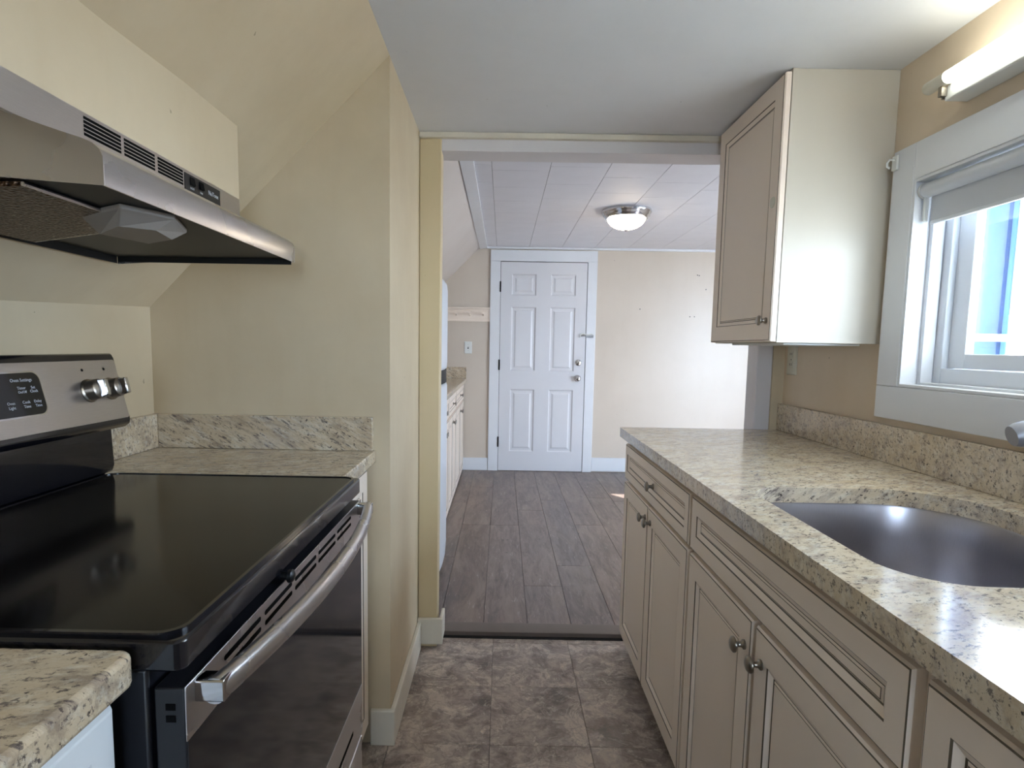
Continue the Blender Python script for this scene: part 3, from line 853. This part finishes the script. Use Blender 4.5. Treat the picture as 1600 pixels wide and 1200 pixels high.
hk = thing('curtain_bracket', (1.086, 1.700, 1.745), 'small white curtain rod bracket at top corner of window casing', 'bracket')
M().box(1.078, 1.0855, 1.690, 1.712, 1.728, 1.768).build('plate', 'white_plastic', hk, bevel=0.002)
M().tube([(1.078, 1.701, 1.757), (1.066, 1.702, 1.757), (1.060, 1.703, 1.748), (1.061, 1.703, 1.738), (1.068, 1.702, 1.734)], 0.003, 8).build('hook', 'white_plastic', hk)

# tube fixture above the window
tf = thing('tube_light', (1.06, 0.90, 1.82), 'lit white tube light fixture on the wall above the window', 'wall lamp')
M().box(1.050, 1.1055, 0.28, 1.487, 1.826, 1.862).build('housing', 'white_plastic', tf, bevel=0.003)
M().lathe([(0.0145, 0), (0.0145, 1.185)], (1.040, 0.28, 1.8735), (0, 1, 0), 20).build('tube', 'tube_glow', tf, smooth=50)
e1 = M().lathe([(0.0152, 0), (0.0152, 0.066), (0.012, 0.071), (0, 0.072)], (1.040, 1.4655, 1.8735), (0, 1, 0), 20).build('end_cap', 'ivory_plastic', tf, smooth=50)
M().lathe([(0.0152, 0), (0.0152, 0.066), (0.012, 0.071), (0, 0.072)], (1.040, 0.2795, 1.8735), (0, -1, 0), 20).build('end_cap', 'ivory_plastic', tf, smooth=50)
M().box(1.046, 1.080, 1.487, 1.492, 1.832, 1.858).box(1.052, 1.060, 1.487, 1.503, 1.842, 1.850).box(1.036, 1.050, 1.478, 1.490, 1.836, 1.860).build('socket_bracket', 'nickel', tf)

# ------------------------------------------------------------------ range
rg = thing('range', (-0.65, 0.948, 0), 'freestanding electric range with black glass top and stainless control panel', 'stove')
RY0, RY1 = 0.570, 1.326
M().box(-0.965, -0.362, RY0 + .006, RY1 - .004, 0.03, 0.884).box(-0.95, -0.40, RY0 + .03, RY1 - .03, 0.0, 0.03).build('body', 'black_body', rg, bevel=0.004)
tp = M(); pts = rounded(-0.905, -0.321, RY0, RY1, (0.01, 0.012, 0.012, 0.01), 6)
tp.prism(pts, 'z', 0.8845, 0.9175); tp.build('cooktop_frame', 'black_enamel', rg, bevel=0.003, seg=2)
pts = rounded(-0.885, -0.334, RY0 + .014, RY1 - .014, (0.03, 0.024, 0.024, 0.03), 8)
M().prism(pts, 'z', 0.9177, 0.9205).build('glass_top', 'black_glass', rg, bevel=0.001)
# low raised lip round the glass
po = rounded(-0.892, -0.329, RY0 + .008, RY1 - .008, (0.034, 0.027, 0.027, 0.034), 8)
pi_ = rounded(-0.8855, -0.3335, RY0 + .0135, RY1 - .0135, (0.03, 0.024, 0.024, 0.03), 8)
m = M(); m.loft([[(p[0], p[1], 0.9177) for p in po], [(p[0] * .999 + pi_[i][0] * .001, p[1], 0.9222) for i, p in enumerate(po)], [(p[0], p[1], 0.9222) for p in pi_], [(p[0], p[1], 0.9177) for p in pi_]], 0, False)
m.build('lip', 'black_enamel', rg, smooth=50)
# backguard: black riser and leaning stainless panel
M().prism([(-0.965, 0.884), (-0.906, 0.884), (-0.906, 0.919), (-0.889, 0.924), (-0.884, 0.940), (-0.888, 1.036), (-0.965, 1.036)], 'y', RY0 + .002, RY1 - .002).build('backguard_riser', 'black_enamel', rg, bevel=0.004, seg=3)
cpn = M().prism([(-0.968, 1.030), (-0.856, 1.028), (-0.845, 1.036), (-0.844, 1.046), (-0.8765, 1.183), (-0.882, 1.193), (-0.968, 1.190)], 'y', RY0, RY1).build('control_panel', 'black_enamel', rg, bevel=0.004, seg=3)
tv = Vector((-0.8765 + 0.844, 0, 1.183 - 1.046)).normalized(); pn = Vector((tv.z, 0, -tv.x))
def on_panel(y, s, d=0.0):       # s = distance up the leaning face
    return Vector((-0.844, y, 1.046)) + tv * s + pn * d
m = M(); q = []
for (yy, s) in rounded(RY0 + .006, RY1 - .006, 0.004, 0.136, (0.006,) * 4, 4):
    q.append((yy, s))
m.loft([[on_panel(a, b, 0.0002) for a, b in q], [on_panel(a, b, 0.0024) for a, b in q]], 0)
fac = m.build('fascia', 'stainless_panel', cpn, bevel=0.0006)
m = M(); q = rounded(0.805, 1.095, 0.036, 0.120, (0.018,) * 4, 6)
m.loft([[on_panel(a, b, 0.0024) for a, b in q], [on_panel(a, b, 0.0034) for a, b in q]], 0)
m.build('display_bezel', 'chrome', cpn)
m = M(); q = rounded(0.808, 1.092, 0.039, 0.117, (0.016,) * 4, 6)
m.loft([[on_panel(a, b, 0.0034) for a, b in q], [on_panel(a, b, 0.0042) for a, b in q]], 0)
m.build('display_glass', 'oven_glass', cpn)
for s_, yy, h_, sz in (('Oven Settings', 1.050, 0.101, 0.0085), ('Timer', 1.046, 0.087, 0.0075), ('On/Off', 1.046, 0.080, 0.0065), ('Set', 1.072, 0.087, 0.0075), ('Clock', 1.072, 0.080, 0.0075),
                       ('Cook', 1.048, 0.061, 0.0075), ('Time', 1.048, 0.053, 0.0075), ('Delay', 1.074, 0.061, 0.0075), ('Time', 1.074, 0.053, 0.0075), ('Oven', 1.015, 0.061, 0.0075), ('Light', 1.015, 0.053, 0.0075)):
    text(s_, on_panel(yy, h_, 0.0043), (0, 1, 0), tv, sz, 'lettering_white', 'lettering', cpn, 0.0002)
for yy in (0.628, 0.700, 1.215, 1.281):
    cc = on_panel(yy, 0.072, 0.0024)
    kn = M().lathe([(0.0245, 0), (0.0245, 0.003), (0.0215, 0.005), (0.0205, 0.024), (0.018, 0.026), (0, 0.0265)], cc, pn, 28).build('knob', 'nickel', cpn, smooth=45)
    sl_ = Vector((0, 1, 0)) ; g_ = []
    for d0 in (0.0255, 0.041):
        w_ = 0.0075 if d0 < .03 else 0.006
        hh = 0.019 if d0 < .03 else 0.017
        g_.append([cc + pn * d0 + sl_ * a + tv * b for a, b in ((-w_, -hh), (w_, -hh), (w_, hh), (-w_, hh))])
    M().loft(g_, 0).build('grip', 'chrome', kn, bevel=0.002)
    M().lathe([(0.003, 0), (0.003, 0.0006), (0, 0.0006)], on_panel(yy - .004, 0.116, 0.0024), pn, 10).build('indicator_mark', 'dark_slot', cpn)
# oven door
DX = -0.320
dr = M().box(DX - .034, DX - .002, RY0 + .003, RY1 - .003, 0.300, 0.866).build('oven_door', 'black_body', rg, bevel=0.002)
m = M()
m.box(DX - .0018, DX, RY0 + .002, RY1 - .002, 0.808, 0.868)
m.build('top_band', 'stainless', dr, bevel=0.0006)
M().box(DX - .0018, DX - .0006, RY0 + .004, RY1 - .004, 0.4235, 0.8078).build('door_glass', 'oven_glass', dr)
M().box(DX - .0018, DX, RY0 + .002, RY1 - .002, 0.302, 0.423).build('bottom_band', 'stainless', dr, bevel=0.0006)
for g_ in range(5):
    ya = 0.655 + 0.118 * g_
    for z in (0.835, 0.8495):
        q = rounded(ya, ya + 0.104, z, z + 0.0065, (0.003,) * 4, 3)
        M().prism(q, 'x', DX - .0003, DX + .0005).build('vent_slot', 'dark_slot', dr)
for z in (0.842, 0.829):
    M().box(DX - .022, DX - .012, RY0 + .0022, RY0 + .0032, z, z + .007).build('side_slot', 'dark_slot', dr)
# bowed handle
hp, hr = [], []
for i in range(25):
    y = 0.590 + (1.306 - 0.590) * i / 24
    xo = -0.2900 + 0.034 * (1 - ((y - 0.948) / 0.358) ** 2)
    hp.append((xo - 0.010, y, 0.853))
hm = M(); rings = []
for p in hp:
    rings.append([(p[0] + 0.0105 * math.copysign(abs(math.cos(a)) ** 0.7, math.cos(a)), p[1], p[2] + 0.0145 * math.copysign(abs(math.sin(a)) ** 0.8, math.sin(a))) for a in [2 * PI * k / 20 for k in range(20)]])
hm.loft(rings, 0)
hd = hm.build('handle', 'stainless', dr, smooth=50)
for y in (0.592, 1.304):
    M().prism(rounded(y - .004 if y < 1 else y - .018, y + .018 if y < 1 else y + .004, 0.841, 0.866, (0.003,) * 4, 3), 'x', DX, -0.289).build('handle_post', 'chrome', hd, bevel=0.001)
M().lathe([(0.006, 0), (0.006, 0.008), (0.010, 0.011), (0.010, 0.016), (0.006, 0.019), (0, 0.0195)], (DX - .006, 0.852, 0.8745), (1, 0, 0), 16).build('latch_knob', 'black_plastic', rg, smooth=50)
M().box(DX - .034, DX - .0005, RY0 + .003, RY1 - .003, 0.085, 0.295).build('storage_drawer', 'stainless', rg, bevel=0.003)
M().box(DX - .0004, DX + .0004, RY0 + .12, RY1 - .09, 0.352, 0.362).build('vent_slot', 'dark_slot', dr)

# counter left of the range (nearest camera) and the one right of it
def edge_counter(name, label, x1, y0, y1, rad):
    t = thing(name, ((x1 - 1.017) / 2, (y0 + y1) / 2, 0.878), label, 'countertop')
    q = rounded(-1.0165, x1, y0, y1, rad, 6)
    M().prism(q, 'z', 0.8785, 0.914).build('slab', 'granite_left', t, bevel=0.006, seg=3)
    return t


ctn = edge_counter('countertop', 'granite counter corner nearest the camera, before the range', -0.362, -1.2, 0.563, (0, 0.0, 0.016, 0))
M().box(-1.0165, -0.997, -1.2, 0.563, 0.9142, 1.013).build('backsplash', 'granite_left', ctn, bevel=0.002)
cbn = thing('base_cabinet', (-0.70, -0.3, 0), 'white base cabinet under the near counter corner at bottom left', 'cabinet')
carcass(cbn, -0.398, -1.01, -1.2, 0.556, mat='cabinet_white')
door(cbn, -0.379, 1, 0.12, 0.550, 0.074, 0.700, 'door', 0.055, ('cabinet_white', 'cabinet_white'))
door(cbn, -0.379, 1, -0.32, 0.114, 0.074, 0.700, 'door', 0.055, ('cabinet_white', 'cabinet_white'))
door(cbn, -0.379, 1, 0.12, 0.550, 0.712, 0.862, 'drawer_front', 0.036, ('cabinet_white', 'cabinet_white'))
door(cbn, -0.379, 1, -0.32, 0.114, 0.712, 0.862, 'drawer_front', 0.036, ('cabinet_white', 'cabinet_white'))
ctf = edge_counter('countertop', 'small granite counter in the corner beyond the range', -0.367, 1.330, 1.7055, (0, 0.003, 0.003, 0))
M().box(-0.9965, -0.374, 1.686, 1.7055, 0.9142, 1.012).build('backsplash', 'granite_left', ctf, bevel=0.002)
M().box(-1.0165, -0.997, 1.330, 1.7055, 0.9142, 1.012).build('backsplash', 'granite_left', ctf, bevel=0.002)
cbf = thing('base_cabinet', (-0.70, 1.52, 0), 'narrow cream base cabinet wedged between range and partition', 'cabinet')
carcass(cbf, -0.405, -1.01, 1.333, 1.690)
door(cbf, -0.388, 1, 1.340, 1.684, 0.074, 0.862, 'door', 0.055)

# ------------------------------------------------------------------ range hood
hd_ = thing('range_hood', (-0.70, 1.07, 1.40), 'stainless range hood on the left wall above the range', 'range hood')
HY0, HY1 = 0.738, 1.400
prof = [(-0.616, 1.502), (-0.597, 1.4925), (-0.574, 1.484), (-0.540, 1.473), (-0.516, 1.466), (-0.502, 1.460), (-0.494, 1.453), (-0.490, 1.444), (-0.4900, 1.410)]
inner = [(x - 0.003 * (0.2 if i < 4 else 1), z - 0.003) for i, (x, z) in enumerate(prof)]
inner[-1] = (-0.4925, 1.410); inner[0] = (-0.6185, 1.499)
m = M().prism(prof + inner[::-1], 'y', HY0 + .002, HY1 - .002); m.build('canopy', 'stainless', hd_, smooth=24)
# upper vent strip
M().box(-0.6185, -0.616, HY0, HY1 - .0005, 1.502, 1.5515).build('vent_strip', 'stainless_panel', hd_)
# end plates
for (ya, yb) in ((HY0, HY0 + .002), (HY1 - .002, HY1)):
    q = prof + [(-0.617, 1.418), (-0.889, 1.402) if ya < 1 else (-0.905, 1.400), (-0.885, 1.405) if ya < 1 else (-0.903, 1.424), (-0.778, 1.518) if ya < 1 else (-0.785, 1.5475), (-0.76, 1.5475), (-0.616, 1.5475)]
    M().prism(q, 'y', ya, yb).build('end_plate', 'stainless', hd_, smooth=0)
# liner
ya_, yb_ = HY0 + .0025, HY1 - .0045
M().prism([(-0.889, ya_), (-0.505, ya_), (-0.505, yb_), (-0.905, yb_)], 'z', 1.417, 1.420).build('liner', 'hood_liner', hd_, smooth=0)
M().prism([(-0.891, ya_), (-0.888, ya_), (-0.904, yb_), (-0.907, yb_)], 'z', 1.4015, 1.417).build('liner_back', 'hood_liner', hd_, smooth=0)
M().box(-0.903, -0.4975, HY1 - .0044, HY1 - .0022, 1.4045, 1.430).build('liner_end', 'hood_liner', hd_, smooth=0)
M().add([(-0.880, HY0 + .01, 1.402), (-0.880, 1.12, 1.402), (-0.600, 1.00, 1.410), (-0.600, HY0 + .01, 1.410), (-0.880, HY0 + .01, 1.408), (-0.880, 1.12, 1.408), (-0.600, 1.00, 1.416), (-0.600, HY0 + .01, 1.416)],
        [(0, 1, 2, 3), (7, 6, 5, 4), (0, 4, 5, 1), (3, 2, 6, 7), (0, 3, 7, 4), (1, 5, 6, 2)]).build('grease_filter', 'grease_filter', hd_, smooth=0)
M().tube([(-0.880, 1.122, 1.405), (-0.600, 1.003, 1.413)], 0.003, 6).tube([(-0.598, 1.003, 1.413), (-0.598, HY0 + .01, 1.413)], 0.003, 6).build('filter_rim', 'stainless', hd_)
qb = [(-.655, .97), (-.628, 1.055), (-.56, 1.01), (-.54, .93), (-.58, .90)]
qm = [(-.650, .92), (-.622, 1.08), (-.55, 1.04), (-.510, .93), (-.55, .86)]
M().loft([[(p[0], p[1], 1.4168) for p in qm], [(p[0], p[1], 1.410) for p in qm], [(p[0], p[1], 1.392) for p in qb]], 0).build('lamp_cover', 'lamp_cover', hd_, smooth=0, bevel=0.002)
for (ya, yb) in ((0.889, 0.973), (0.981, 1.065), (1.074, 1.156)):
    for i in range(5):
        z = 1.5190 + i * 0.0058
        M().box(-0.6161, -0.6155, ya, yb, z, z + 0.0040).build('vent_slot', 'dark_slot', hd_)
sp_ = M().box(-0.6160, -0.6145, 1.161, 1.303, 1.5140, 1.5450).build('switch_plate', 'black_plastic', hd_)
for yy in (1.187, 1.222):
    M().prism([(-0.6145, 1.5255), (-0.611, 1.527), (-0.6135, 1.541), (-0.6145, 1.541)], 'y', yy - .008, yy + .008).build('rocker_switch', 'dark_slot', sp_)
M().box(-0.6144, -0.6138, 1.3000, 1.3022, 1.5145, 1.5445).build('edge_line', 'chrome', sp_)
text('LIGHT', (-0.6143, 1.187, 1.5185), (0, 1, 0), (0, 0, 1), 0.0055, 'lettering_white', 'lettering', sp_, 0.0002)
text('FAN', (-0.6143, 1.222, 1.5185), (0, 1, 0), (0, 0, 1), 0.0055, 'lettering_white', 'lettering', sp_, 0.0002)
text('NuTone', (-0.6143, 1.272, 1.5255), (0, 1, 0), (0, 0, 1), 0.0125, 'lettering_white', 'lettering', sp_, 0.0002)

# ------------------------------------------------------------------ far room furniture
fg = thing('refrigerator', (-0.57, 3.08, 0.012), 'white top-freezer refrigerator just past the doorway pilaster', 'refrigerator')
FY0, FY1 = 2.70, 3.40
M().box(-0.80, -0.375, FY0 + .01, FY1 - .01, 0.04, 1.535).box(-0.79, -0.42, FY0 + .04, FY1 - .04, 0.013, 0.04).build('body', 'fridge_white', fg, bevel=0.006)
def bow_door(z0, z1, nm, topc=0.0, botc=0.0):
    rings = []
    zs = [(z0, 0.012 + botc), (z0 + .008, 0.003 + botc * .7), (z0 + .04, botc * .3), (z0 + .10, 0), ((z0 + z1) / 2, 0), (z1 - .05, 0), (z1 - .02, topc * .4), (z1 - .006, 0.004 + topc), (z1, 0.014 + topc * 1.6)]
    for z, ins in zs:
        fr_ = []
        for i in range(13):
            y = FY0 + (FY1 - FY0) * i / 12
            tt = (y - 3.05) / 0.35
            fr_.append((-0.336 + 0.044 * (1 - tt * tt) - ins, y, z))
        rings.append([(-0.374, FY0, z)] + fr_ + [(-0.374, FY1, z)])
    return M().loft(rings, 0).build(nm, 'fridge_white', fg, smooth=50)
bow_door(1.098, 1.560, 'freezer_door', 0.01, 0.0)
bow_door(0.055, 1.030, 'fridge_door', 0.0, 0.012)
rings = []
for z in (1.031, 1.097):
    rings.append([(-0.374, FY0, z)] + [(-0.336 + 0.039 * (1 - ((FY0 + (FY1 - FY0) * i / 12 - 3.05) / 0.35) ** 2), FY0 + (FY1 - FY0) * i / 12, z) for i in range(13)] + [(-0.374, FY1, z)])
M().loft(rings, 0).build('handle_band', 'fridge_black', fg, smooth=50)

GL = 'cream base cabinets beyond the refrigerator'
X2 = -0.372
c2s = ((3.45, 4.13, 'cream base cabinet right beside the refrigerator in the far room'), (4.13, 4.78, 'middle cream base cabinet of the far room run'), (4.78, 5.70, 'last cream base cabinet, against the far wall'))
for (y0, y1, lb) in c2s:
    t = thing('base_cabinet', (-0.7, (y0 + y1) / 2, 0.012), lb, 'cabinet', GL)
    carcass(t, X2 - .0195, -1.01, y0 + .001, y1 - .001, toe=0.075)
    dd = door(t, X2, 1, y0 + .008, y1 - .008, 0.712, 0.862, 'drawer_front', 0.036)
    yc = (y0 + y1) / 2
    knob(dd, (X2, yc, 0.788), (1, 0, 0))
    dd = door(t, X2, 1, y0 + .008, yc - .003, 0.03, 0.700, 'door'); knob(dd, (X2, yc - .03, 0.645), (1, 0, 0))
    dd = door(t, X2, 1, yc + .003, y1 - .008, 0.03, 0.700, 'door'); knob(dd, (X2, yc + .03, 0.645), (1, 0, 0))
ct2 = thing('countertop', (-0.68, 4.58, 0.878), 'granite countertop in the far room beyond the refrigerator', 'countertop')
M().box(-1.018, -0.347, 3.448, 5.716, 0.8785, 0.914).build('slab', 'granite_left', ct2, bevel=0.006, seg=3)
M().box(-1.018, -0.350, 5.697, 5.7165, 0.9142, 1.022).build('backsplash', 'granite_left', ct2, bevel=0.002)

# ------------------------------------------------------------------ outside
struct('ground', M().box(-12, 14, -14, 14, -0.5, -0.4), 'ground_concrete', smooth=0)  # unseen ground, raised and lightened to bounce sun up to the ceilings
em = M()
for (x0, x1, z0, z1) in ((1.227, 1.45, -0.3, 2.5), (1.995, 2.66, -0.3, 2.5), (3.50, XF + .1, -0.3, 2.5), (2.66, 3.50, -0.3, 0.10), (2.66, 3.50, 2.12, 2.5), (1.45, 1.995, -0.3, 0.88), (1.45, 1.995, 1.95, 2.5)):
    em.box(x0, x1, 2.33, 2.42, z0, z1)
ew = struct('wall_outside', em, 'siding_white', 'white sided outer wall seen through the kitchen window', smooth=0)
z = -0.3
while z < 2.48:
    spans = ((1.228, 1.405), (2.015, 2.655)) if 0.80 < z < 1.95 else ((1.228, 2.655),)
    for (xa, xb) in spans:
        M().prism([(2.330, z), (2.312, z), (2.324, z + .12), (2.330, z + .12)], 'x', xa, xb).build('siding_board', 'siding_white', ew)
    z += 0.12
w3 = thing('window_3', (1.72, 2.31, 0.9), 'outer window of the next room seen through the kitchen window', None, kind='structure')
m = M()
for (x0, x1, z0, z1) in ((1.40, 1.47, 0.85, 1.98), (1.975, 2.02, 0.85, 1.98), (1.47, 1.975, 0.85, 0.90), (1.47, 1.975, 1.93, 1.98), (1.47, 1.975, 1.275, 1.302)):
    m.box(x0, x1, 2.285, 2.345, z0, z1)
m.build('window_frame', 'vinyl_white', w3, bevel=0.004)
M().box(1.47, 1.975, 2.335, 2.341, 1.302, 1.93).build('pane', 'outside_glass', w3)
M().box(1.47, 1.975, 2.335, 2.341, 0.90, 1.275).build('pane', 'outside_glass', w3)
struct('blind_panel', M().box(1.452, 1.993, 2.385, 2.400, 0.885, 1.945), 'dim_blind', 'closed blind behind the outer window', smooth=0)  # added to keep direct sun from passing through the outer window
d2 = thing('door_2', (3.13, 2.37, 0.10), None, None, kind='structure')
m = M()
for (x0, x1, z0, z1) in ((2.66, 2.71, 0.10, 2.12), (3.44, 3.50, 0.10, 2.12), (2.71, 3.44, 0.10, 0.18), (2.71, 3.44, 2.07, 2.12)):
    m.box(x0, x1, 2.35, 2.40, z0, z1)
m.build('door_frame', 'vinyl_white', d2)
M().box(2.71, 3.44, 2.373, 2.377, 0.18, 2.07).build('pane', 'window_glass', d2)
struct('roof_eave.001', M().box(-1.1, XR + .12, YB - 1.5, YB - .08, 2.10, 2.16), 'siding_white', smooth=0)  # unseen porch roof added to keep sun out of the rear window
struct('roof_eave', M().box(XR + .12, XR + 1.05, YB - .1, 2.30, 2.10, 2.16), 'siding_white', 'white eave outside above the kitchen window', smooth=0)  # unseen overhang added to keep direct sun out of the kitchen
